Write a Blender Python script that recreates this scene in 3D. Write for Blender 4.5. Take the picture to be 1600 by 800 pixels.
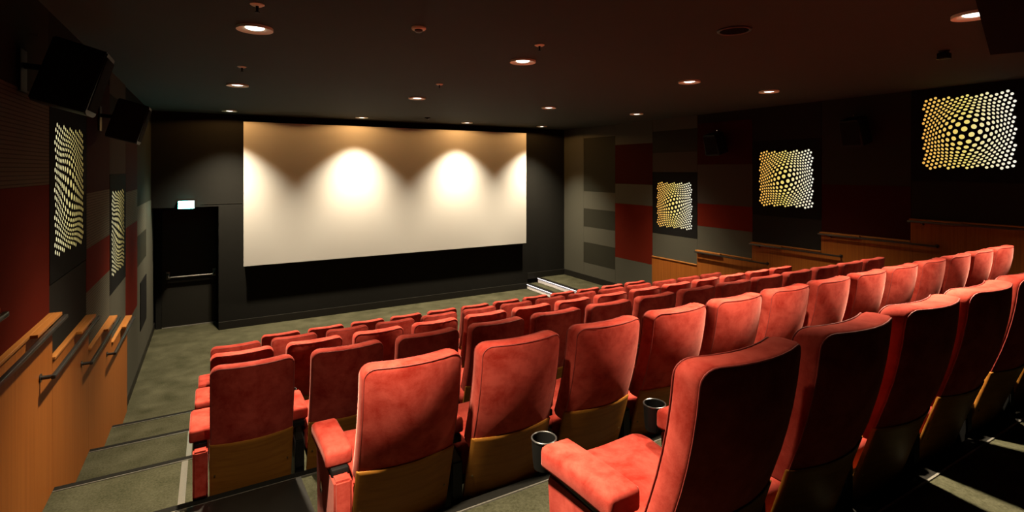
import bpy, bmesh, math, random
from mathutils import Vector, Matrix
random.seed(7)
sc = bpy.context.scene
for o in list(bpy.data.objects): bpy.data.objects.remove(o)
COL = sc.collection

# ------------------------------------------------------------------ camera, world, exposure
EYE = 3.08                                    # eye height above the floor in front of the screen
YAW = 0.525
cam_d = bpy.data.cameras.new('camera'); cam = bpy.data.objects.new('camera', cam_d); COL.objects.link(cam)
cam_d.sensor_fit = 'HORIZONTAL'; cam_d.sensor_width = 36.0
cam_d.lens = 810.97 / 1600 * 36.0
cam_d.shift_x = 0.0; cam_d.shift_y = -(400 - 265.1) / 1600
cam_d.clip_start = 0.02; cam_d.clip_end = 60
cam.location = (0, 0, EYE); cam.rotation_euler = (math.pi / 2, 0, -YAW)
sc.camera = cam
w = bpy.data.worlds.new('world'); sc.world = w; w.use_nodes = True
w.node_tree.nodes['Background'].inputs[0].default_value = (0.5, 0.45, 0.4, 1)
w.node_tree.nodes['Background'].inputs[1].default_value = 0.0
sc.view_settings.view_transform = 'Standard'; sc.view_settings.look = 'None'
sc.view_settings.gamma = 1.0; sc.view_settings.use_curve_mapping = False
sc.view_settings.exposure = 0.0
LAMP_POWER = 2220.0          # beam of each ceiling downlight (photometric profile below)
WASH_POWER = 2450.0         # the row washing the screen
LENS_GLOW = 6.0
DOT_GLOW = 1.0
EXIT_GLOW = 42.0
STEP_GLOW = 3.5

# ------------------------------------------------------------------ key sizes (metres)
XL, XR = -0.961, 8.279        # side walls
YW, YR, YB = 11.45, 12.15, -1.5
CEIL = EYE + 1.075
MOD = 1.2                     # row pitch, also the width of one wall module
RISE = 0.301
B1 = 7.035                    # front edge of the first raised row
Y0 = 8.2                      # wall module line
def lvl(k): return RISE * k
def edge(k): return B1 - MOD * (k - 1)

# ------------------------------------------------------------------ materials
def new_mat(name):
    m = bpy.data.materials.new(name); m.use_nodes = True
    nt = m.node_tree; b = nt.nodes['Principled BSDF']
    return m, nt, b
def lin(c):
    return tuple(((x / 255) / 12.92 if x / 255 <= .04045 else ((x / 255 + .055) / 1.055) ** 2.4) for x in c) + (1,)
def plain(name, col, rough=.6, metal=0.0, spec=.5, noise=0.0, scale=40, bump=0.0):
    m, nt, b = new_mat(name)
    b.inputs['Base Color'].default_value = (*col, 1); b.inputs['Roughness'].default_value = rough
    b.inputs['Metallic'].default_value = metal; b.inputs['Specular IOR Level'].default_value = spec
    tc = nt.nodes.new('ShaderNodeTexCoord'); n = nt.nodes.new('ShaderNodeTexNoise')
    n.inputs['Scale'].default_value = scale; n.inputs['Detail'].default_value = 4
    nt.links.new(tc.outputs['Object'], n.inputs['Vector'])
    r = nt.nodes.new('ShaderNodeMix'); r.data_type = 'RGBA'
    r.inputs[6].default_value = tuple(c * (1 - noise) for c in col) + (1,)
    r.inputs[7].default_value = tuple(min(1, c * (1 + noise)) for c in col) + (1,)
    nt.links.new(n.outputs['Fac'], r.inputs[0]); nt.links.new(r.outputs[2], b.inputs['Base Color'])
    if bump:
        bp = nt.nodes.new('ShaderNodeBump'); bp.inputs['Strength'].default_value = bump; bp.inputs['Distance'].default_value = .004
        nt.links.new(n.outputs['Fac'], bp.inputs['Height']); nt.links.new(bp.outputs[0], b.inputs['Normal'])
    return m
def velvet(name, c0, c1):
    m, nt, b = new_mat(name)
    tc = nt.nodes.new('ShaderNodeTexCoord'); oi = nt.nodes.new('ShaderNodeObjectInfo')
    add = nt.nodes.new('ShaderNodeVectorMath'); add.operation = 'MULTIPLY_ADD'
    comb = nt.nodes.new('ShaderNodeCombineXYZ')
    mul = nt.nodes.new('ShaderNodeMath'); mul.operation = 'MULTIPLY'; mul.inputs[1].default_value = 37.0
    nt.links.new(oi.outputs['Random'], mul.inputs[0])
    for i in range(3): nt.links.new(mul.outputs[0], comb.inputs[i])
    add.inputs[1].default_value = (1, 1, 1)
    nt.links.new(tc.outputs['Object'], add.inputs[0]); nt.links.new(comb.outputs[0], add.inputs[2])
    n = nt.nodes.new('ShaderNodeTexNoise'); n.inputs['Scale'].default_value = 9.0; n.inputs['Detail'].default_value = 6
    n.inputs['Roughness'].default_value = .68; n.inputs['Distortion'].default_value = .25
    nt.links.new(add.outputs[0], n.inputs['Vector'])
    cr = nt.nodes.new('ShaderNodeValToRGB')
    cr.color_ramp.elements[0].position = .33; cr.color_ramp.elements[0].color = (*c0, 1)
    cr.color_ramp.elements[1].position = .62; cr.color_ramp.elements[1].color = (*c1, 1)
    nt.links.new(n.outputs['Fac'], cr.inputs[0]); nt.links.new(cr.outputs[0], b.inputs['Base Color'])
    b.inputs['Roughness'].default_value = .85; b.inputs['Specular IOR Level'].default_value = .06
    b.inputs['Sheen Weight'].default_value = .15; b.inputs['Sheen Roughness'].default_value = .35
    b.inputs['Sheen Tint'].default_value = (1, .42, .36, 1)
    n2 = nt.nodes.new('ShaderNodeTexNoise'); n2.inputs['Scale'].default_value = 260
    nt.links.new(tc.outputs['Object'], n2.inputs['Vector'])
    bp = nt.nodes.new('ShaderNodeBump'); bp.inputs['Strength'].default_value = .15; bp.inputs['Distance'].default_value = .002
    nt.links.new(n2.outputs['Fac'], bp.inputs['Height']); nt.links.new(bp.outputs[0], b.inputs['Normal'])
    return m
def carpet(name, c0, c1):
    m, nt, b = new_mat(name)
    tc = nt.nodes.new('ShaderNodeTexCoord')
    n = nt.nodes.new('ShaderNodeTexNoise'); n.inputs['Scale'].default_value = 70; n.inputs['Detail'].default_value = 6
    n.inputs['Roughness'].default_value = .75
    n2 = nt.nodes.new('ShaderNodeTexNoise'); n2.inputs['Scale'].default_value = 3.5; n2.inputs['Detail'].default_value = 3
    for q in (n, n2): nt.links.new(tc.outputs['Object'], q.inputs['Vector'])
    ad = nt.nodes.new('ShaderNodeMath'); ad.operation = 'MULTIPLY_ADD'; ad.inputs[1].default_value = .6
    s = nt.nodes.new('ShaderNodeMath'); s.operation = 'MULTIPLY'; s.inputs[1].default_value = .4
    nt.links.new(n2.outputs['Fac'], s.inputs[0]); nt.links.new(n.outputs['Fac'], ad.inputs[0]); nt.links.new(s.outputs[0], ad.inputs[2])
    cr = nt.nodes.new('ShaderNodeValToRGB'); cr.color_ramp.elements[0].position = .36; cr.color_ramp.elements[1].position = .66
    cr.color_ramp.elements[0].color = (*c0, 1); cr.color_ramp.elements[1].color = (*c1, 1)
    nt.links.new(ad.outputs[0], cr.inputs[0]); nt.links.new(cr.outputs[0], b.inputs['Base Color'])
    b.inputs['Roughness'].default_value = .95; b.inputs['Specular IOR Level'].default_value = .03
    bp = nt.nodes.new('ShaderNodeBump'); bp.inputs['Strength'].default_value = .5; bp.inputs['Distance'].default_value = .006
    nt.links.new(n.outputs['Fac'], bp.inputs['Height']); nt.links.new(bp.outputs[0], b.inputs['Normal'])
    return m
def veneer(name, c0, c1, along, rough=.42):
    """wood veneer, grain running along axis 0/1/2"""
    m, nt, b = new_mat(name)
    tc = nt.nodes.new('ShaderNodeTexCoord'); mp = nt.nodes.new('ShaderNodeMapping')
    sc_ = [26, 26, 26]; sc_[along] = .7; mp.inputs['Scale'].default_value = sc_
    n = nt.nodes.new('ShaderNodeTexNoise'); n.inputs['Scale'].default_value = 1.6; n.inputs['Detail'].default_value = 6; n.inputs['Roughness'].default_value = .6
    nt.links.new(tc.outputs['Object'], mp.inputs[0]); nt.links.new(mp.outputs[0], n.inputs['Vector'])
    cr = nt.nodes.new('ShaderNodeValToRGB'); cr.color_ramp.elements[0].position = .3; cr.color_ramp.elements[1].position = .7
    cr.color_ramp.elements[0].color = (*c0, 1); cr.color_ramp.elements[1].color = (*c1, 1)
    nt.links.new(n.outputs['Fac'], cr.inputs[0]); nt.links.new(cr.outputs[0], b.inputs['Base Color'])
    b.inputs['Roughness'].default_value = rough; b.inputs['Specular IOR Level'].default_value = .08
    return m
def fabric(name, col, ribbed=False):
    m, nt, b = new_mat(name)
    tc = nt.nodes.new('ShaderNodeTexCoord')
    n = nt.nodes.new('ShaderNodeTexNoise'); n.inputs['Scale'].default_value = 120; n.inputs['Detail'].default_value = 3
    nt.links.new(tc.outputs['Object'], n.inputs['Vector'])
    mx = nt.nodes.new('ShaderNodeMix'); mx.data_type = 'RGBA'
    mx.inputs[6].default_value = tuple(c * .8 for c in col) + (1,); mx.inputs[7].default_value = tuple(c * 1.2 for c in col) + (1,)
    nt.links.new(n.outputs['Fac'], mx.inputs[0])
    b.inputs['Roughness'].default_value = .95; b.inputs['Specular IOR Level'].default_value = .02
    src = mx.outputs[2]
    if ribbed:
        wv = nt.nodes.new('ShaderNodeTexWave'); wv.wave_type = 'BANDS'; wv.bands_direction = 'Z'
        wv.inputs['Scale'].default_value = 13.0; wv.inputs['Distortion'].default_value = 0
        nt.links.new(tc.outputs['Object'], wv.inputs['Vector'])
        cr = nt.nodes.new('ShaderNodeValToRGB'); cr.color_ramp.elements[0].position = .06; cr.color_ramp.elements[1].position = .28
        cr.color_ramp.elements[0].color = (.5, .5, .5, 1); cr.color_ramp.elements[1].color = (1, 1, 1, 1)
        nt.links.new(wv.outputs['Fac'], cr.inputs[0])
        m2 = nt.nodes.new('ShaderNodeMix'); m2.data_type = 'RGBA'; m2.blend_type = 'MULTIPLY'; m2.inputs[0].default_value = 1
        nt.links.new(src, m2.inputs[6]); nt.links.new(cr.outputs[0], m2.inputs[7]); src = m2.outputs[2]
    nt.links.new(src, b.inputs['Base Color'])
    return m
def emissive(name, col, strength, base=(.8, .8, .8)):
    m, nt, b = new_mat(name)
    b.inputs['Base Color'].default_value = (*base, 1)
    b.inputs['Emission Color'].default_value = (*col, 1); b.inputs['Emission Strength'].default_value = strength
    return m
def dot_mat(name, axis, lo, hi, stops):
    """backlit diffuser behind the holes: the glow colour follows the stops from one end to the other"""
    m, nt, b = new_mat(name)
    tc = nt.nodes.new('ShaderNodeTexCoord'); sp = nt.nodes.new('ShaderNodeSeparateXYZ')
    nt.links.new(tc.outputs['Object'], sp.inputs[0])
    mr = nt.nodes.new('ShaderNodeMapRange'); mr.inputs['From Min'].default_value = lo; mr.inputs['From Max'].default_value = hi
    nt.links.new(sp.outputs[axis], mr.inputs['Value'])
    cr = nt.nodes.new('ShaderNodeValToRGB'); r = cr.color_ramp
    r.elements[0].color = (*stops[0], 1); r.elements[1].color = (*stops[2], 1)
    r.elements.new(.5).color = (*stops[1], 1)
    nt.links.new(mr.outputs[0], cr.inputs[0]); nt.links.new(cr.outputs[0], b.inputs['Emission Color'])
    b.inputs['Emission Strength'].default_value = DOT_GLOW
    b.inputs['Base Color'].default_value = (.06, .05, .04, 1); b.inputs['Specular IOR Level'].default_value = .1
    return m

M = {}
M['velvet'] = velvet('red_velvet', (0.160, 0.0105, 0.0060), (0.265, 0.0380, 0.0265))
M['piping'] = plain('red_piping', (0.150, 0.0110, 0.0070), .7, noise=.15)  # seam shadow put into the colour, deeper than the velvet
M['plywood'] = veneer('seat_plywood', (0.135, 0.0500, 0.0070), (0.180, 0.0760, 0.0120), 0, .5)
M['wood'] = veneer('wall_veneer', (0.138, 0.0400, 0.0065), (0.190, 0.0640, 0.0120), 2, .4)
M['cap'] = veneer('cap_veneer', (0.190, 0.0680, 0.0150), (0.230, 0.0950, 0.0240), 1, .4)
M['carpet'] = carpet('olive_carpet', (0.0130, 0.0134, 0.0072), (0.0450, 0.0445, 0.0280))
M['wall'] = plain('black_wall_paint', (0.0075, 0.0074, 0.0066), .8, 0, .03, noise=.15, scale=14)
M['ceil'] = plain('dark_ceiling_paint', (.008, .0135, .007), .9, noise=.2, scale=3)
M['base'] = plain('black_baseboard', (0.0080, 0.0076, 0.0062), .5, 0, .12, noise=.1)
M['black'] = plain('black_plastic', (0.0040, 0.0040, 0.0040), .5, 0, .12, noise=.1)
M['satin'] = plain('black_metal', (0.0090, 0.0085, 0.0080), .35, noise=.1)
M['cloth_black'] = fabric('black_fabric', (0.0060, 0.0060, 0.0060))
M['grey'] = fabric('grey_fabric', (0.0417, 0.0417, 0.0333))
M['rib'] = fabric('ribbed_grey_fabric', (0.0600, 0.0585, 0.0460), True)
M['dark'] = fabric('dark_grey_fabric', (0.0117, 0.0113, 0.0100))
M['olive'] = fabric('olive_black_fabric', (0.0160, 0.0160, 0.0120))
M['mauve'] = fabric('mauve_grey_fabric', (0.0333, 0.0233, 0.0200), True)
M['taupe'] = fabric('taupe_fabric', (0.0283, 0.0233, 0.0200))
M['red'] = fabric('red_fabric', (0.0550, 0.0060, 0.0027))
M['dred'] = fabric('dark_red_fabric', (0.0200, 0.0040, 0.0027))
M['screen'] = plain('screen_white', (0.2867, 0.2833, 0.2733), .9, noise=.0, spec=.05)
M['frame'] = plain('screen_frame_black', (0.0060, 0.0060, 0.0060), .7, 0, .05)
M['alu'] = plain('brushed_aluminium', (0.120, 0.114, 0.100), .4, .5, noise=.15, scale=90)
M['rubber'] = plain('black_rubber', (0.0050, 0.0048, 0.0040), .8, 0, .05, noise=.2)
M['chrome'] = plain('chrome', (.75, .74, .72), .18, 1.0)
M['white'] = plain('white_paint', (.80, .78, .80), .6, noise=.05)
M['ring'] = plain('lamp_ring', (.66, .66, .52), .5, noise=.05)
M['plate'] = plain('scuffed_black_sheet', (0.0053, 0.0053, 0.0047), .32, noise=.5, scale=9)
M['screw'] = plain('screw_bronze', (.08, .05, .02), .4, .8)
M['rim'] = plain('dark_chrome', (0.0800, 0.0800, 0.0800), .3, .8)
M['letter'] = plain('badge_white', (.85, .82, .8), .4)
M['lens'] = emissive('lamp_lens', (1, .93, .78), LENS_GLOW)
M['step_led'] = emissive('step_led', (1, .94, 1), STEP_GLOW)
M['exit'] = emissive('exit_lit_face', (.12, 1.0, .88), EXIT_GLOW)

# ------------------------------------------------------------------ mesh helpers
def obj(name, bm, mat, parent=None, smooth=True, angle=40):
    me = bpy.data.meshes.new(name)
    bmesh.ops.recalc_face_normals(bm, faces=bm.faces)
    bm.to_mesh(me); bm.free()
    if mat: me.materials.append(mat)
    if smooth:
        for p in me.polygons: p.use_smooth = True
        try: me.set_sharp_from_angle(angle=math.radians(angle))
        except Exception: pass
    o = bpy.data.objects.new(name, me); COL.objects.link(o)
    if parent: o.parent = parent
    return o
def thing(name, label, cat, loc=(0, 0, 0), rot=(0, 0, 0), group=None):
    o = bpy.data.objects.new(name, None); COL.objects.link(o)
    o.empty_display_size = .1
    o.location = loc; o.rotation_euler = rot; o['label'] = label; o['category'] = cat
    if group: o['group'] = group
    return o
def tag(o, label, cat, group=None):
    o['label'] = label; o['category'] = cat
    if group: o['group'] = group
    return o
def struct(o, label=None, cat=None):
    o['kind'] = 'structure'
    if label: o['label'] = label
    if cat: o['category'] = cat
    return o
def B(): return bmesh.new()
def add_box(bm, x0, x1, y0, y1, z0, z1, bev=0.0, seg=2):
    r = bmesh.ops.create_cube(bm, size=1.0)
    vs = r['verts']
    for v in vs:
        v.co = Vector(((x0 + x1) / 2 + v.co.x * (x1 - x0), (y0 + y1) / 2 + v.co.y * (y1 - y0), (z0 + z1) / 2 + v.co.z * (z1 - z0)))
    if bev:
        es = list({e for v in vs for e in v.link_edges})
        bmesh.ops.bevel(bm, geom=es, offset=bev, segments=seg, profile=.5, affect='EDGES')
    return bm
def box(*a, **k): return add_box(B(), *a, **k)
def add_prism(bm, pts, axis, a, b):
    """extrude a polygon given in the other two axes (cyclic order) along axis from a to b"""
    def P(u, v, t):
        if axis == 0: return (t, u, v)
        if axis == 1: return (u, t, v)
        return (u, v, t)
    va = [bm.verts.new(P(u, v, a)) for u, v in pts]; vb = [bm.verts.new(P(u, v, b)) for u, v in pts]
    n = len(pts)
    bm.faces.new(va); bm.faces.new(list(reversed(vb)))
    for i in range(n): bm.faces.new((va[i], va[(i + 1) % n], vb[(i + 1) % n], vb[i]))
    return bm
def add_tube(bm, pts, r, n=8, closed=False):
    pts = [Vector(p) for p in pts]; rings = []; N = len(pts)
    up = None
    for i, p in enumerate(pts):
        if closed: t = pts[(i + 1) % N] - pts[i - 1]
        else: t = (pts[min(i + 1, N - 1)] - pts[max(i - 1, 0)])
        t.normalize()
        if up is None:
            up = Vector((0, 0, 1)) if abs(t.z) < .9 else Vector((1, 0, 0))
        u = (up - t * up.dot(t)).normalized(); v = t.cross(u); up = u
        rings.append([bm.verts.new(p + u * r * math.cos(2 * math.pi * k / n) + v * r * math.sin(2 * math.pi * k / n)) for k in range(n)])
    M_ = N if closed else N - 1
    for i in range(M_):
        a, b = rings[i], rings[(i + 1) % N]
        for k in range(n): bm.faces.new((a[k], a[(k + 1) % n], b[(k + 1) % n], b[k]))
    if not closed:
        bm.faces.new(rings[0]); bm.faces.new(list(reversed(rings[-1])))
    return bm
def add_lathe(bm, prof, c=(0, 0, 0), n=28, axis=2, sx=1.0, sy=1.0):
    """revolve [(r, h)] about an axis through c"""
    rings = []
    for r, h in prof:
        ring = []
        for k in range(n):
            a = 2 * math.pi * k / n; x, y = r * math.cos(a) * sx, r * math.sin(a) * sy
            p = (x, y, h) if axis == 2 else ((h, x, y) if axis == 0 else (x, h, y))
            ring.append(bm.verts.new((p[0] + c[0], p[1] + c[1], p[2] + c[2])))
        rings.append(ring)
    for a, b in zip(rings, rings[1:]):
        for k in range(n): bm.faces.new((a[k], a[(k + 1) % n], b[(k + 1) % n], b[k]))
    if prof[0][0] > 1e-6: bm.faces.new(rings[0])
    if prof[-1][0] > 1e-6: bm.faces.new(list(reversed(rings[-1])))
    bmesh.ops.remove_doubles(bm, verts=bm.verts, dist=1e-6)
    return bm
def outline(hw, z0, z1, rt, rb, nc=5, ns=5):
    """rounded rectangle in (x, z), same point count for any size"""
    pts = []
    rt, rb = max(rt, 1e-4), max(rb, 1e-4)
    corners = [(hw - rb, z0 + rb, rb, -90), (hw - rt, z1 - rt, rt, 0), (-hw + rt, z1 - rt, rt, 90), (-hw + rb, z0 + rb, rb, 180)]
    arcs = []
    for cx, cz, r, a0 in corners:
        arcs.append([(cx + r * math.cos(math.radians(a0 + 90 * i / nc)), cz + r * math.sin(math.radians(a0 + 90 * i / nc))) for i in range(nc + 1)])
    for i in range(4):
        pts += arcs[i]
        p, q = arcs[i][-1], arcs[(i + 1) % 4][0]
        pts += [(p[0] + (q[0] - p[0]) * t / (ns + 1), p[1] + (q[1] - p[1]) * t / (ns + 1)) for t in range(1, ns + 1)]
    return pts
def loft_pad(bm, hw, z0, z1, rt, rb, layers, bulge0, bulge1, fn):
    """upholstered pad: layers [(inset, depth)] from the rear face to the front face, closed by shrinking rings; fn bends the points"""
    zc = (z0 + z1) / 2
    def ring(inset, y, s=1.0):
        return [(x * s, y, zc + (z - zc) * s) for x, z in outline(hw - inset, z0 + inset, z1 - inset, rt - inset * .8, rb - inset * .8)]
    rings = []
    i0, y0 = layers[0]; i1, y1 = layers[-1]
    SH = [.12, .35, .6, .8, .93]
    for s in SH: rings.append([(x, y - bulge0 * (1 - s * s), z) for x, y, z in ring(i0, y0, s)])
    for i, y in layers: rings.append(ring(i, y))
    for s in reversed(SH): rings.append([(x, y + bulge1 * (1 - s * s), z) for x, y, z in ring(i1, y1, s)])
    V = [[bm.verts.new(fn(*p)) for p in r] for r in rings]
    n = len(V[0])
    for a, b in zip(V, V[1:]):
        for k in range(n): bm.faces.new((a[k], a[(k + 1) % n], b[(k + 1) % n], b[k]))
    bm.faces.new(V[0]); bm.faces.new(list(reversed(V[-1])))
    return bm
def copy_tree(root):
    r = root.copy(); COL.objects.link(r)
    for ch in root.children:
        c = ch.copy(); COL.objects.link(c); c.parent = r
        for g in ch.children:
            d = g.copy(); COL.objects.link(d); d.parent = c
    return r

# ------------------------------------------------------------------ room shell
# floor in front of the screen, then one carpeted level for each row
struct(obj('floor', box(XL, XR, B1, YR, -.12, 0), M['carpet'], smooth=False), 'olive carpet floor in front of the screen', 'floor')
names = ['second', 'third', 'fourth', 'fifth', 'nearest']
for k in range(1, 8):
    y1 = edge(k); y0 = edge(k + 1) if k < 7 else YB
    o = struct(obj('floor', box(XL, XR, y0 - (.0 if k == 7 else 0), y1, -.12, lvl(k)), M['carpet'], smooth=False))
# side platform beside the screen (right), level reached by two low steps
PX = 7.42
struct(obj('floor', box(PX, XR, B1, YW, 0, .25), M['carpet'], smooth=False))
st = struct(obj('floor', box(7.09, PX, B1, YW, 0, .125), M['carpet'], smooth=False))
# ceiling
struct(obj('ceiling', box(XL - .1, XR + .1, YB, YW + .1, CEIL, CEIL + .12), M['ceil'], smooth=False), 'dark flat ceiling with recessed lamps', 'ceiling')
# soffit box at the back right
bm = B(); add_prism(bm, [(5.73, 1.78), (3.0, 1.025), (3.25, .1), (6.5, .1)], 2, CEIL - .1, CEIL)
struct(obj('trim_1', bm, M['cloth_black'], smooth=False), 'black soffit box at the back of the ceiling', 'soffit')
# walls
struct(obj('wall_left', box(XL - .15, XL, YB, YR, -.12, CEIL), M['dark'], smooth=False), 'dark left side wall', 'wall')
struct(obj('wall_right', box(XR, XR + .15, YB, YW + .1, -.12, CEIL), M['dark'], smooth=False), 'dark right side wall', 'wall')
struct(obj('wall_back', box(XL - .15, XR + .15, YB - .15, YB, -.12, CEIL), M['cloth_black'], smooth=False), 'black rear wall', 'wall')
DX = 0.12; DH = 2.375
bm = B(); add_box(bm, DX, XR + .1, YW, YW + .15, -.1, CEIL); add_box(bm, XL - .15, DX, YW, YW + .15, DH, CEIL)
add_box(bm, DX, DX + .15, YW + .15, YR, -.1, DH + .1); add_box(bm, XL - .15, DX + .15, YR, YR + .12, -.1, DH + .1); add_box(bm, XL - .15, DX + .15, YW + .15, YR, DH, DH + .1)
struct(obj('wall_front', bm, M['wall'], smooth=False), 'black front wall behind the screen with a door recess', 'wall')
# seam strip along the front wall beside the screen
struct(obj('trim_2', box(-.18, .62, YW - .006, YW, 2.42, 2.432), M['base'], smooth=False))
# baseboards
struct(obj('baseboard_front', box(DX, 7.09, YW - .018, YW, 0, .15, bev=.004), M['base'], smooth=False))
struct(obj('baseboard_front', box(7.09, XR, YW - .018, YW, .24, .40, bev=.004), M['base'], smooth=False))
struct(obj('baseboard_right', box(XR - .018, XR, Y0, YW, .24, .40, bev=.004), M['base'], smooth=False))
struct(obj('baseboard_left', box(XL, XL + .018, Y0, YR - .02, 0, .13, bev=.004), M['base'], smooth=False))

# exit door in the recess: leaf, frame, push bar
d = thing('door_1', 'black exit door with a silver push bar in the recess left of the screen', 'door', (-.40, YR, 0)); d['kind'] = 'structure'
obj('door_leaf', box(-.43, .475, -.05, -.006, .012, 2.29, bev=.003), M['base'], d, smooth=False)
bm = B(); add_box(bm, -.53, -.432, -.07, 0, 0, 2.36); add_box(bm, .477, .517, -.07, 0, 0, 2.36); add_box(bm, -.432, .477, -.07, 0, 2.292, 2.36)
obj('door_frame', bm, M['wall'], d, smooth=False)
pb = obj('push_bar', add_tube(B(), [(-.30, -.12, .985), (.42, -.12, .985)], .017, 10), M['alu'], d)
bm = B()
for x in (-.33, .45):
    s = 1 if x < 0 else -1
    add_tube(bm, [(x, -.05, 1.03), (x, -.09, 1.035), (x + s * .004, -.125, 1.02), (x + s * .012, -.135, .985), (x + s * .03, -.12, .975)], .024, 10)
    add_box(bm, x - .03, x + .03, -.066, -.05, .94, 1.09, bev=.006)
obj('push_bar_bracket', bm, M['alu'], pb)
obj('threshold', box(-.43, .475, -.09, -.005, .0, .012), M['alu'], d, smooth=False)

# exit sign over the recess
e = thing('exit_sign', 'glowing green-white exit sign over the door recess', 'exit sign', (-.405, YW, 2.42))
obj('sign_case', box(-.14, .14, -.05, 0, -.072, .085, bev=.006), M['black'], e)
obj('lit_face', box(-.125, .125, -.075, -.05, -.062, .075, bev=.003), M['exit'], e, smooth=False)

# ------------------------------------------------------------------ acoustic wall panels, mirrored on both side walls
# columns: module index -> [(z0, z1, material)] in heights relative to the eye
def cladding(side, cols, label):
    x = XL if side < 0 else XR
    for k, patches in cols.items():
        y0, y1 = Y0 + MOD * k, Y0 + MOD * (k + 1)
        y1 = min(y1, YW if side > 0 else YR)
        for (z0, z1, mk) in patches:
            z1_ = min(z1 + EYE, CEIL); th = .014 if mk not in ('dark', 'olive', 'cloth_black') else .012
            bm = box(*( (x, x + th) if side < 0 else (x - th, x)), y0 + .002, y1 - .002, z0 + EYE + .001, z1_ - .001)
            o = obj('acoustic_panel', bm, M[mk], walls[side], smooth=False)
walls = {-1: bpy.data.objects['wall_left'], 1: bpy.data.objects['wall_right']}
LOW = -3.0
base = {
 1: [(LOW + .0, -2.37, 'grey'), (-2.37, -1.85, 'olive'), (-1.85, -1.45, 'grey'), (-1.45, -.99, 'olive'), (-.99, -.55, 'grey'), (-.55, .80, 'olive'), (.80, 1.1, 'grey')],
 0: [(LOW + .0, -2.06, 'grey'), (-2.06, -.79, 'red'), (-.79, -.33, 'grey'), (-.33, .58, 'dred'), (.58, 1.1, 'grey')],
 -1: [(-1.86, -1.365, 'grey'), (-.05, .36, 'taupe'), (.36, .82, 'olive'), (.82, 1.1, 'grey')],
 -2: [(-1.57, -1.10, 'grey'), (-1.10, -.69, 'red'), (-.69, -.21, 'rib'), (-.21, .9, 'dred')],
 -3: [(-1.28, -.79, 'dark'), (.50, 1.1, 'dark')],
 -4: [(-.97, -.10, 'red'), (-.10, .47, 'rib'), (.47, 1.1, 'olive')],
 -5: [(-.67, -.16, 'dark')],
 -6: [(-.37, .3, 'grey'), (.3, 1.1, 'dark')],
}
rc = {k: list(v) for k, v in base.items()}; rc[2] = [(LOW + .17, 1.1, 'grey')]
rc[-2] = [(-1.57, -1.10, 'grey'), (-1.10, -.66, 'red'), (-.66, .1, 'taupe'), (.1, .9, 'dred')]
rc[-4] = [(-.97, -.23, 'dred'), (-.23, 1.1, 'olive')]
lc = {k: list(v) for k, v in base.items()}; lc[2] = [(LOW + .05, -.55, 'grey'), (-.55, 1.1, 'olive')]
lc[1] = [(LOW + .05, -1.45, 'grey'), (-1.45, -.99, 'olive'), (-.99, -.55, 'rib'), (-.55, .80, 'olive')]
lc[0] = [(LOW + .05, -2.0, 'grey'), (-2.0, -.75, 'red'), (-.75, -.29, 'rib'), (-.29, .6, 'dred')]
lc[-2] = [(-1.57, -1.08, 'rib'), (-1.08, -.70, 'red'), (-.70, -.21, 'rib'), (-.21, .9, 'dred')]
lc[-6] = []; lc[-5] = [(-.67, .2, 'rib')]
cladding(-1, lc, 'left'); cladding(1, rc, 'right')
# raised black panel low on the left wall by the door
tag(obj('wall_panel', box(XL + .0125, XL + .024, 9.74, 10.56, .60, 1.34, bev=.003), M['cloth_black'], smooth=False),
    'black rectangular panel low on the left wall near the exit door', 'panel')

# ------------------------------------------------------------------ stepped wood wainscot with ledge, cap and handrail
TOPS = {0: -1.86, -1: -1.57, -2: -1.27, -3: -.967, -4: -.664, -5: -.36}   # step index -> top height (eye-relative), step j spans Y0+(j-1)*MOD .. Y0+j*MOD
def wainscot(side, j, label, rail_label):
    top = TOPS[j] + EYE; y1 = Y0 + MOD * j; y0 = y1 - MOD
    k = 0 if j == 0 else -j                       # carpet level beneath
    bot = lvl(k)
    if side > 0 and j == 0: bot = lvl(1)
    x = XL if side < 0 else XR; s = -side         # s points into the room
    def X(d): return x + s * d
    def bx(d0, d1, *a, **kw): return box(min(X(d0), X(d1)), max(X(d0), X(d1)), *a, **kw)
    t = thing('wall_panelling', label, 'wood panelling', (0, 0, 0)); t['kind'] = 'structure'
    t['group'] = 'stepped wood panelling'
    obj('wood_panel', bx(0, .03, y0 + .001, y1 - .001, bot + .001, top - .02), M['wood'], t, smooth=False)
    has_rail = not (side > 0 and j == 0)
    obj('ledge', bx(0, .045, y0 + .002, y1 - .002, top - .02, top, bev=.003), M['cap'], t, smooth=False)
    if has_rail:
        obj('rail_block', bx(.045, .082, y0 + MOD * .52, y1 - .002, top - .022, top - .001, bev=.002), M['cap'], t, smooth=False)
        h = thing('handrail', rail_label, 'handrail', (X(.10), 0, top - .022), group='black handrails along the stepped panelling')
        # flat bar with an eased top edge
        bm = B(); w_, hh = .012, .026
        add_box(bm, -w_, w_, y0 - .33, y1 + .01, -hh, .0, bev=.005)
        obj('rail', bm, M['satin'], h)
        e_ = X(.031) - X(.10)
        bm = add_tube(B(), [(0, y0 - .30, -.016), (e_ * .5, y0 - .30, -.016), (e_, y0 - .30, -.016)], .013, 10)
        add_lathe(bm, [(0, 0), (.026, 0), (.026, s * .006), (0, s * .006)], (e_, y0 - .30, -.016), 16, axis=0)
        obj('bracket', bm, M['satin'], h)
        bm = add_tube(B(), [(0, y1 - .15, -.028), (e_ * .5, y1 - .15, -.03), (e_, y1 - .15, -.05)], .010, 8)
        obj('bracket', bm, M['satin'], h)
ORD = ['lowest', 'second lowest', 'third', 'fourth', 'fifth']
for n, j in enumerate((0, -1, -2, -3, -4)):
    wainscot(-1, j, f'{ORD[n]} step of the orange wood panelling along the left aisle wall', f'{ORD[n]} black handrail on the left aisle wood panelling')
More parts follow.
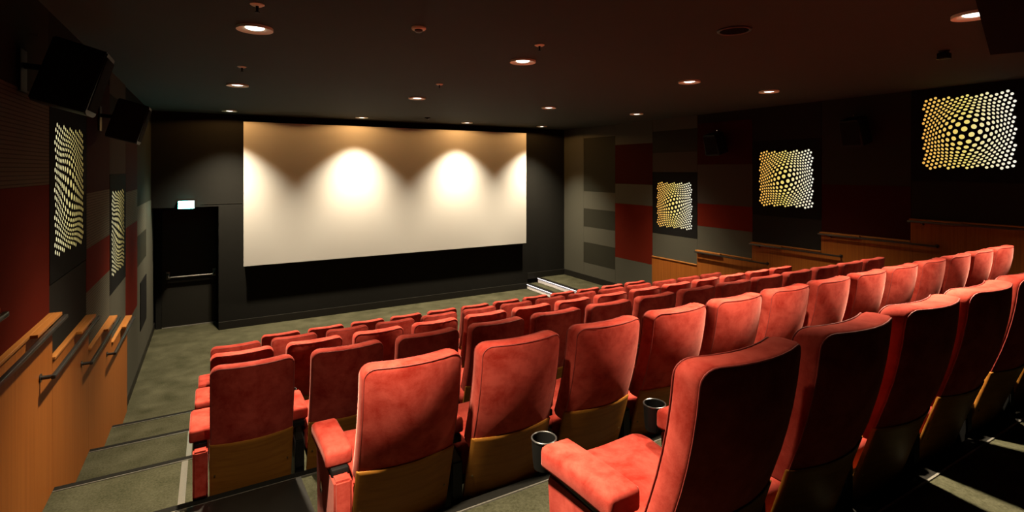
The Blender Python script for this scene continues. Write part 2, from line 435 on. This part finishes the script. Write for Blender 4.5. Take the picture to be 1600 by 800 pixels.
for n, j in enumerate((0, -1, -2, -3, -4, -5)):
    wainscot(1, j, f'{(ORD + ["sixth"])[n]} step of the wood panelling on the right wall, counted from the screen', f'black handrail on step {["one","two","three","four","five","six"][n]} of the right wall wood panelling')

# ------------------------------------------------------------------ nosings along the step edges
for k in range(1, 7):
    x1 = PX if k == 1 else XR - .05
    y = edge(k); z = lvl(k)
    t = thing('step_nosing', f'black and aluminium nosing on the edge of step {["one","two","three","four","five","six"][k-1]} up from the screen floor', 'nosing', (0, y, z)); t['kind'] = 'structure'
    bm = B(); add_box(bm, XL + .032, x1, -.048, .008, 0, .004); add_box(bm, XL + .032, x1, .0, .008, -.04, 0)
    obj('rubber_strip', bm, M['rubber'], t, smooth=False)
    obj('metal_edge', box(XL + .032, x1, -.056, -.048, 0, .006), M['alu'], t, smooth=False)
for k in range(1, 7):
    o = struct(obj('trim_3', box(-.19, -.15, edge(k + 1) + .001, edge(k) - .058, lvl(k), lvl(k) + .004), M['alu'], smooth=False))

# steps up to the side platform, lit under their nosings
for n, (x, z0, z1) in enumerate(((7.09, 0, .125), (PX, .125, .25))):
    t = thing('platform_step', f'white lit {["lower", "upper"][n]} step riser at the platform right of the screen', 'step', (x, 0, z0)); t['kind'] = 'structure'
    h = z1 - z0
    obj('riser', box(-.012, -.001, B1 + .01, YW - .02, 0, h - .012), M['white'], t, smooth=False)
    obj('nosing', box(-.045, .07, B1 + .01, YW - .02, h - .002, h + .010, bev=.002), M['rubber'], t, smooth=False)
    obj('light_strip', box(-.042, -.030, B1 + .02, YW - .04, h - .010, h - .003), M['step_led'], t, smooth=False)

# black sheet lying on the floor behind the fourth row
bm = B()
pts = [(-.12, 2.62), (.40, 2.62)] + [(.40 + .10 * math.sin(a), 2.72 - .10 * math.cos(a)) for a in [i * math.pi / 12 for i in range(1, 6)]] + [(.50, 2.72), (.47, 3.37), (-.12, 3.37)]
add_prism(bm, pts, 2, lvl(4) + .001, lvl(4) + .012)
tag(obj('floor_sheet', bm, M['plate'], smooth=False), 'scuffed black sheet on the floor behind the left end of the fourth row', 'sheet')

# ------------------------------------------------------------------ cinema screen
SX0, SX1, SZ0, SZ1, SY = .539, 6.968, EYE - 1.877, EYE + .933, 11.30
t = thing('cinema_screen', 'large white cinema screen on the black front wall', 'screen', ((SX0 + SX1) / 2, SY, SZ0))
W2, H2 = (SX1 - SX0) / 2, SZ1 - SZ0
obj('screen_surface', box(-W2, W2, 0, .012, 0, H2, bev=.002), M['screen'], t, smooth=False)
bm = B()
for a in ((-W2 + .02, -W2 + .10, .02, H2 - .02), (W2 - .10, W2 - .02, .02, H2 - .02), (-W2 + .1, W2 - .1, .02, .10), (-W2 + .1, W2 - .1, H2 - .10, H2 - .02)):
    add_box(bm, a[0], a[1], .012, .149, a[2], a[3])
obj('mounting_frame', bm, M['frame'], t, smooth=False)

# ------------------------------------------------------------------ ceiling downlights
NORMAL = [(90, .0004), (60, .0010), (50, .0020), (45.5, .007), (41.4, .028), (36.9, .085), (31.8, .26), (25.8, .58), (18.2, .86), (9, 1.0)]
WIDE = [(90, .010), (76, .034), (64, .028), (50, .024), (47, .030), (44, .080), (40, .19), (34, .42), (24, .78), (9, 1.0)]  # wide-angle orange spill added in place of bounced light on the upper screen
def lamp_nodes(ld, power, tilt=0.0, narrow=1.0, prof=NORMAL):
    """photometric profile of the lamp against the angle from its own axis (tilt: gimbal turned towards the screen)"""
    ld.use_nodes = True; nt = ld.node_tree; nt.nodes.clear()
    out = nt.nodes.new('ShaderNodeOutputLight'); em = nt.nodes.new('ShaderNodeEmission')
    g = nt.nodes.new('ShaderNodeNewGeometry'); dt = nt.nodes.new('ShaderNodeVectorMath'); dt.operation = 'DOT_PRODUCT'
    nt.links.new(g.outputs['Incoming'], dt.inputs[0]); dt.inputs[1].default_value = (0, math.sin(tilt), -math.cos(tilt))
    ab = nt.nodes.new('ShaderNodeMath'); ab.operation = 'ABSOLUTE'; nt.links.new(dt.outputs['Value'], ab.inputs[0])
    cr = nt.nodes.new('ShaderNodeValToRGB'); r = cr.color_ramp
    for i, (a, v) in enumerate(prof):
        pos = math.cos(math.radians(a * (narrow if a < 60 else 1)))
        if i == 0: el = r.elements[0]; el.position = pos
        elif i == len(prof) - 1: el = r.elements[len(r.elements) - 1]; el.position = pos
        else: el = r.elements.new(pos)
        warm = min(1, max(0, (47 - a) / 5))
        c = [1.0, .50 + .31 * warm, .16 + .40 * warm]
        el.color = (c[0] * v, c[1] * v, c[2] * v, 1)
    nt.links.new(ab.outputs[0], cr.inputs[0]); nt.links.new(cr.outputs[0], em.inputs['Color'])
    nt.links.new(em.outputs[0], out.inputs[0])
    ld.energy = power; ld.color = (1, 1, 1)
def make_downlight():
    t = thing('ceiling_downlight', 'x', 'ceiling light')
    bm = add_lathe(B(), [(.066, -.0015), (.070, -.003), (.122, -.021), (.128, -.020), (.128, -.001)], n=40)
    for f in [f for f in bm.faces if len(f.verts) > 4]: bm.faces.remove(f)
    obj('trim_ring', bm, M['ring'], t)
    obj('lamp_lens', add_lathe(B(), [(0, -.015), (.03, -.014), (.055, -.009), (.066, -.003), (.066, -.001), (0, -.001)], n=32), M['lens'], t)
    ld = bpy.data.lights.new('lamp_beam', 'SPOT'); ld.spot_size = math.radians(168); ld.spot_blend = .05; ld.shadow_soft_size = .055
    lamp_nodes(ld, LAMP_POWER)
    lo = bpy.data.objects.new('lamp_beam', ld); COL.objects.link(lo); lo.parent = t; lo.location = (0, 0, -.03)
    return t
GX, GY = (.285, 2.66, 5.03, 7.06), (10.72, 7.42, 4.38, 1.50)
rown = ['nearest the screen', 'second from the screen', 'third from the screen', 'farthest from the screen']
coln = ['leftmost', 'second from left', 'third from left', 'rightmost']
proto = None; aimed = None; wash = None
for r, y in enumerate(GY):
    for c, x in enumerate(GX):
        if r == 3 and c == 3: x = 6.6
        if r == 3 and c == 2: x = 4.56
        if r == 2 and c == 3: x = 6.6
        o = make_downlight() if proto is None else copy_tree(proto)
        if proto is None: proto = o; beam = [c_ for c_ in o.children if c_.type == 'LIGHT'][0].data
        for ch in o.children:
            if ch.type == 'LIGHT': ch.data = beam
        o.location = (x, y, CEIL)
        if r == 3:      # gimbals of the back row are turned a little towards the screen
            for ch in o.children:
                if ch.type == 'LIGHT':
                    if aimed is None: aimed = ch.data.copy(); lamp_nodes(aimed, LAMP_POWER * 1.0, 0.0, 1.0)
                    ch.data = aimed
        if r == 0:      # wide reflectors wash the screen
            for ch in o.children:
                if ch.type == 'LIGHT':
                    if wash is None: wash = ch.data.copy(); lamp_nodes(wash, WASH_POWER, prof=WIDE)
                    ch.data = wash
        o['label'] = f'round ceiling downlight, {coln[c]} in the row {rown[r]}'; o['group'] = 'round ceiling downlights'

# small ceiling fittings
def sprinkler(x, y, label):
    t = thing('sprinkler', label, 'sprinkler', (x, y, CEIL), group='sprinklers on the ceiling')
    obj('escutcheon', add_lathe(B(), [(.0, -.012), (.030, -.012), (.044, -.004), (.044, -.0005), (0, -.0005)], n=24), M['ring'], t)
    bm = add_lathe(B(), [(0, -.05), (.006, -.05), (.010, -.012), (0, -.012)], n=12)
    add_lathe(bm, [(0, -.054), (.016, -.054), (.016, -.050), (0, -.050)], n=16)
    obj('head', bm, M['black'], t)
sprinkler(.258, 3.75, 'sprinkler at the top edge left of centre, above the largest left downlight')
sprinkler(.276, 6.10, 'sprinkler above the leftmost downlight of the second row')
sprinkler(2.48, 6.10, 'bright sprinkler in the middle of the ceiling')
sprinkler(2.446, 3.75, 'dim sprinkler right of the middle large downlight')
def detector(x, y, label, r=.055, mat='ring'):
    t = thing('smoke_detector', label, 'smoke detector', (x, y, CEIL))
    obj('detector_base', add_lathe(B(), [(0, -.018), (r * .9, -.018), (r, -.010), (r, -.0005), (0, -.0005)], n=32), M[mat], t)
    obj('sensing_cap', add_lathe(B(), [(0, -.04), (r * .35, -.038), (r * .55, -.030), (r * .55, -.018), (0, -.018)], n=24), M['satin'], t)
detector(1.356, 3.75, 'pale round smoke detector on the ceiling left of centre')
detector(3.856, 10.13, 'black dome detector on the ceiling above the middle of the screen', .06, 'black')
t = thing('ceiling_speaker', 'dark round ceiling speaker grille right of the middle downlight', 'ceiling speaker', (3.483, 2.60, CEIL))
obj('speaker_ring', add_lathe(B(), [(.105, -.001), (.105, -.010), (.115, -.014), (.125, -.008), (.125, -.001)], n=36), M['satin'], t)
obj('grille', add_lathe(B(), [(0, -.012), (.06, -.011), (.104, -.006), (.104, -.001), (0, -.001)], n=36), M['cloth_black'], t)
t = thing('ceiling_camera', 'small black camera on the ceiling near the right back soffit', 'camera', (5.726, 2.10, CEIL))
obj('mount', add_lathe(B(), [(0, -.02), (.035, -.02), (.045, -.001), (0, -.001)], n=24), M['black'], t)
obj('camera_body', box(-.05, .05, -.04, .04, -.075, -.02, bev=.01), M['black'], t)
obj('rim', box(-.045, .02, .041, .044, -.074, -.068), M['chrome'], t, smooth=False)

# ------------------------------------------------------------------ perforated light panels
def dots_layout():
    """rotated hexagonal lattice in the unit square, swollen at the middle"""
    out = []
    a = .0575; th = math.radians(45)
    e1 = (a * math.cos(th), a * math.sin(th)); e2 = (a * math.cos(th + math.pi / 3), a * math.sin(th + math.pi / 3))
    R, c = .52, 1.05
    for i in range(-30, 31):
        for j in range(-30, 31):
            x, y = i * e1[0] + j * e2[0] + .012, i * e1[1] + j * e2[1] + .02
            if abs(x) > .5 or abs(y) > .5: continue
            r = math.hypot(x, y); t = r / R
            if t < 1:
                tt = t + c * t * (1 - t) ** 2; rad = 1 + c * (1 - 4 * t + 3 * t * t); tan = tt / t if t > 1e-6 else rad
                f = tan; out.append((x * f, y * f, rad, tan, math.atan2(y, x)))
            else: out.append((x, y, 1, 1, 0))
    return out, a
DOTS, DA = dots_layout()
def perforated(w_, z0, z1, xa, xb):
    """thin plate (y, z) with a hole for every dot, front at xb, back at xa"""
    from mathutils.geometry import delaunay_2d_cdt
    S_ = .93; n = 14; r0 = DA * .315; vs = [(-w_, z0), (w_, z0), (w_, z1), (-w_, z1)]; fs = [[0, 1, 2, 3]]; loops = []
    for (u, v, rad, tan, ang) in DOTS:
        ca, sa = math.cos(ang), math.sin(ang); b0 = len(vs)
        for k in range(n):
            q = 2 * math.pi * k / n; p1, p2 = r0 * rad * math.cos(q), r0 * tan * math.sin(q)
            vs.append(((u + p1 * ca - p2 * sa) * S_, (v + p1 * sa + p2 * ca) * S_))
        loops.append(list(range(b0, b0 + n))); fs.append(loops[-1])
    rv, re, rf, ov, oe, of = delaunay_2d_cdt([Vector(p) for p in vs], [], fs, 0, 1e-5)
    bm = B(); A = [bm.verts.new((xa, p.x, p.y)) for p in rv]; F = [bm.verts.new((xb, p.x, p.y)) for p in rv]
    for f, o in zip(rf, of):
        if any(k > 0 for k in o): continue
        bm.faces.new([F[k] for k in f]); bm.faces.new([A[k] for k in reversed(f)])
    es = {}
    for f, o in zip(rf, of):
        if any(k > 0 for k in o): continue
        for a, b in zip(f, f[1:] + f[:1]): es[(a, b)] = 1
    for (a, b) in list(es):
        if (b, a) not in es: bm.faces.new((F[a], F[b], A[b], A[a]))
    return bm
def light_panel(side, yc, zc, bz0, bz1, label, mats):
    x = XL if side < 0 else XR; s = -side
    t = thing('light_panel', label, 'light panel', (x, yc, zc), group='perforated light panels on the side walls')
    x0, x1 = sorted((s * .001, s * .012))
    obj('light_box', box(x0, x1, -MOD / 2 + .004, MOD / 2 - .004, bz0 - zc, bz1 - zc), M['cloth_black'], t, smooth=False)
    x0, x1 = sorted((s * .0122, s * .0135))
    obj('glowing_diffuser', box(x0, x1, -.55, .55, max(-.55, bz0 - zc + .01), min(.55, bz1 - zc - .01)), mats, t, smooth=False)
    obj('perforated_plate', perforated(MOD / 2 - .004, bz0 - zc, bz1 - zc, s * .0142, s * .0154), M['cloth_black'], t, smooth=False)
    bm = B(); q = MOD / 2 - .004
    for a in ((-q, -q + .01, bz0 - zc, bz1 - zc), (q - .01, q, bz0 - zc, bz1 - zc), (-q + .01, q - .01, bz0 - zc, bz0 - zc + .008), (-q + .01, q - .01, bz1 - zc - .008, bz1 - zc)):
        add_box(bm, *sorted((s * .012, s * .0164)), *a)
    obj('plate_frame', bm, M['cloth_black'], t, smooth=False)
mR = dot_mat('dots_glow_right', 1, .46, -.46, ((.86, .43, .075), (.84, .68, .17), (.93, .90, .76)))
mL = dot_mat('dots_glow_left', 1, .46, -.46, ((.30, .22, .06), (.62, .52, .19), (.90, .82, .48)))  # far-end fade of the holes at a grazing view, put into the glow colour
light_panel(1, Y0 - .5 * MOD, EYE - .735, EYE - 1.36, EYE - .05, 'light panel of glowing dots on the right wall, nearest the screen', mR)
light_panel(1, Y0 - 2.5 * MOD, EYE - .150, EYE - .78, EYE + .50, 'middle light panel of glowing dots on the right wall', mR)
light_panel(1, Y0 - 4.5 * MOD, EYE + .480, EYE - .15, CEIL - .005, 'largest light panel of glowing dots at far right of the right wall', mR)
light_panel(-1, Y0 - .5 * MOD, EYE - .715, EYE - 1.36, EYE - .05, 'narrow-looking light panel of glowing dots on the left wall, nearer the screen', mL)
light_panel(-1, Y0 - 2.5 * MOD, EYE - .145, EYE - .78, EYE + .46, 'larger light panel of glowing dots on the left wall, nearer the viewer', mL)

# wall speakers, tilted down from their brackets
def speaker(side, y, z, label):
    x = XL + .014 if side < 0 else XR - .014; s = -side
    t = thing('wall_speaker', label, 'speaker', (x, y, z), group='black surround speakers')
    bm = B(); add_prism(bm, [(-.16, -.19), (-.10, -.20), (.10, -.20), (.16, -.19), (.13, .19), (-.13, .19)], 0, -.13, .13)
    bmesh.ops.bevel(bm, geom=list(bm.edges), offset=.008, segments=2, affect='EDGES')
    R = Matrix.Translation((s * .24, 0, 0)) @ Matrix.Rotation(s * math.radians(16), 4, 'Y')
    bm.transform(R); obj('cabinet', bm, M['black'], t)
    bm = box(.128, .136, -.12, .12, -.17, .16, bev=.003) if s > 0 else box(-.136, -.128, -.12, .12, -.17, .16, bev=.003)
    bm.transform(R); obj('grille', bm, M['cloth_black'], t, smooth=False)
    bm = B(); add_box(bm, *sorted((0, s * .012)), -.06, .06, -.10, .14); add_tube(bm, [(s * .01, 0, .05), (s * .16, 0, .04)], .018, 8)
    obj('bracket', bm, M['black'], t)
    obj('glint_hook', add_tube(B(), [(s * .012, .11, .26), (s * .05, .11, .255)], .006, 6), M['chrome'], t)  # small chrome hook added to give a bright glint beside the cabinet
speaker(-1, 6.40, EYE + .48, 'black speaker high on the left wall between the two light panels')
speaker(-1, 4.00, EYE + .55, 'black speaker high on the left wall at the upper left corner')
speaker(1, 6.40, EYE + .48, 'black speaker on the right wall between the nearest and middle light panels')
speaker(1, 4.00, EYE + .55, 'black speaker on the right wall between the middle and largest light panels')

# ------------------------------------------------------------------ cinema seats
HW, ZT, ZU = .2175, 1.085, .60        # half width, top of back, bottom of rear upholstery
def yr(z):
    t = ZT - z
    return .055 * t + .36 * t * t if z > .62 else .1034 + .31 * (.62 - z)
def bend(x, y, z):
    c = .012 + .036 * min(1, max(0, (z - .2) / .5))
    return (x, y + yr(z) + c * ((x / HW) ** 2 - 1), z)
def make_seat():
    t = thing('cinema_chair', 'x', 'cinema chair', group='red velvet cinema chairs')
    L = [(.009, 0), (.004, .002), (0, .009), (0, .05), (.004, .078), (.014, .096), (.032, .106)]
    bk = obj('backrest', loft_pad(B(), HW, ZU - .03, ZT, .05, .012, L, .008, .022, bend), M['velvet'], t, angle=60)
    bm = B()
    for ins, y in ((.006, .001), (.010, .094)):
        add_tube(bm, [bend(x, y, z) for x, z in outline(HW - ins, ZU - .03 + ins, ZT - ins, .046, .01)], .0026, 6, closed=True)
    obj('piping', bm, M['piping'], bk)
    # plywood board below the rear upholstery
    Lb = [(.002, 0), (0, .002), (0, .014), (.002, .016)]
    bd = obj('back_board', loft_pad(B(), HW + .002, .13, .625, .006, .006, Lb, 0, 0, lambda x, y, z: bend(x, y - .010, z)), M['plywood'], t, angle=60)
    for sx in (-1, 1):
        p = bend(sx * (HW - .025), -.0105, .42)
        obj('screw', add_lathe(B(), [(0, -.003), (.005, -.002), (.006, .001), (0, .001)], p, 10, axis=1), M['screw'], bd)
    # seat cushion, tilted up to the front
    def cush(x, y, z):    # built flat with depth along z, then laid down
        yy, zz = .215 + z, .375 + y
        return (x, yy, zz + (yy - .215) * .09 + .012 * (x / .22) ** 2)
    Lc = [(.02, 0), (.006, .008), (0, .03), (0, .08), (.008, .105), (.03, .122)]
    obj('seat_cushion', loft_pad(B(), .222, 0, .455, .07, .02, Lc, 0, .018, cush), M['velvet'], t, angle=60)
    bm = B(); add_box(bm, -.21, .21, .24, .60, .33, .385, bev=.01); add_box(bm, -.06, .06, .28, .48, .03, .34, bev=.008); add_box(bm, -.14, .14, .24, .52, 0, .035, bev=.006)
    obj('pedestal', bm, M['black'], t)
    return t
ARM = .26425
def add_arm(t, x, end, cup=True):
    """armrest at local x: upholstered panel on an aisle, black standard between seats"""
    s = 1 if x > 0 else -1
    if end:
        bm = add_prism(B(), [(.175, 0), (.50, 0), (.545, .545), (.545, .572), (.13, .585), (.13, .325), (.175, .31)], 0, x - .037, x + .037)
        bmesh.ops.bevel(bm, geom=list(bm.edges), offset=.009, segments=2, affect='EDGES')
        a = obj('armrest', bm, M['velvet'], t)
        a['label'] = 'upholstered red end panel armrest'
        xs = x + s * .038
        bm = add_lathe(B(), [(0, 0), (.021, 0), (.021, s * .004), (.017, s * .006), (0, s * .004)], (xs, .40, .43), 24, axis=0, sy=1.35)
        obj('row_badge', bm, M['chrome'], a)
        bm = B(); add_box(bm, *sorted((xs + s * .0045, xs + s * .006)), .394, .406, .426, .444)
        obj('badge_mark', bm, M['letter'], a, smooth=False)
    else:
        bm = add_prism(B(), [(.175, 0), (.48, 0), (.50, .52), (.50, .572), (.16, .50), (.16, .33), (.175, .32)], 0, x - .028, x + .028)
        bmesh.ops.bevel(bm, geom=list(bm.edges), offset=.006, segments=2, affect='EDGES')
        a = obj('armrest', bm, M['black'], t)
        a['label'] = 'armrest on a black standard'
    bm = box(x - .036, x + .036, .19, .575, .572, .606, bev=.006)
    add_tube(bm, [(x, .55, .585), (x, .60, .585)], .012, 8)
    obj('arm_bracket', bm, M['black'], a)
    def pad(px, y, z):
        w_ = 1.0 + .10 * (z - .1)
        return (x + px * w_, .21 + z, .604 + y - .02 * (z / .385) ** 2)
    Lp = [(.010, 0), (.003, .004), (0, .012), (0, .052), (.003, .064), (.012, .072)]
    obj('arm_pad', loft_pad(B(), .058, 0, .355, .018, .014, Lp, 0, .005, pad), M['velvet'], a, angle=60)
    if not cup: return
    c = (x, .625, .54)
    bm = add_lathe(B(), [(0, 0), (.036, 0), (.040, .03), (.044, .100), (.040, .100), (.036, .03), (.032, .006), (0, .006)], c, 28)
    obj('cup_holder', bm, M['black'], a)
    bm = add_tube(B(), [(x + .0425 * math.cos(2 * math.pi * k / 28), .625 + .0425 * math.sin(2 * math.pi * k / 28), .641) for k in range(28)], .0032, 6, closed=True)
    obj('cup_rim', bm, M['rim'], a)
# four kinds: aisle seat at the left, inner seat, aisle seat at the right
kinds = {}
for kd in ('left', 'cup', 'inner', 'right'):
    s = make_seat()
    add_arm(s, -ARM, kd in ('left', 'cup'), kd != 'left')
    if kd == 'right': add_arm(s, ARM, True, False)
    kinds[kd] = [s, False]
PITCH = .5285; XC0 = .427 - HW; YS1 = 6.883
rows = {1: (1, 12), 2: (0, 13), 3: (0, 13), 4: (0, 13), 5: (1, 13), 6: (2, 13)}
rname = {1: 'front row by the screen', 2: 'second row from the screen', 3: 'third row from the screen', 4: 'fourth row from the screen', 5: 'fifth row, one before the nearest', 6: 'nearest row with black shadowed backs'}
num = ['first', 'second', 'third', 'fourth', 'fifth', 'sixth', 'seventh', 'eighth', 'ninth', 'tenth', 'eleventh', 'twelfth', 'thirteenth', 'fourteenth']
for r in range(1, 7):
    k0, k1 = rows[r]
    for k in range(k0, k1 + 1):
        kd = ('cup' if r == 6 else 'left') if k == k0 else ('right' if k == k1 else 'inner')
        src, used = kinds[kd]
        o = copy_tree(src) if used else src
        kinds[kd][1] = True
        o.location = (XC0 + PITCH * k, YS1 - MOD * (r - 1), lvl(r - 1))
        i = k - k0
        if kd in ('left', 'cup'): pos = 'at the left aisle end of the'
        elif kd == 'right': pos = 'at the right wall end of the'
        else: pos = f'{num[i]} from the left in the'
        o['label'] = f'red velvet seat {pos} {rname[r]}'
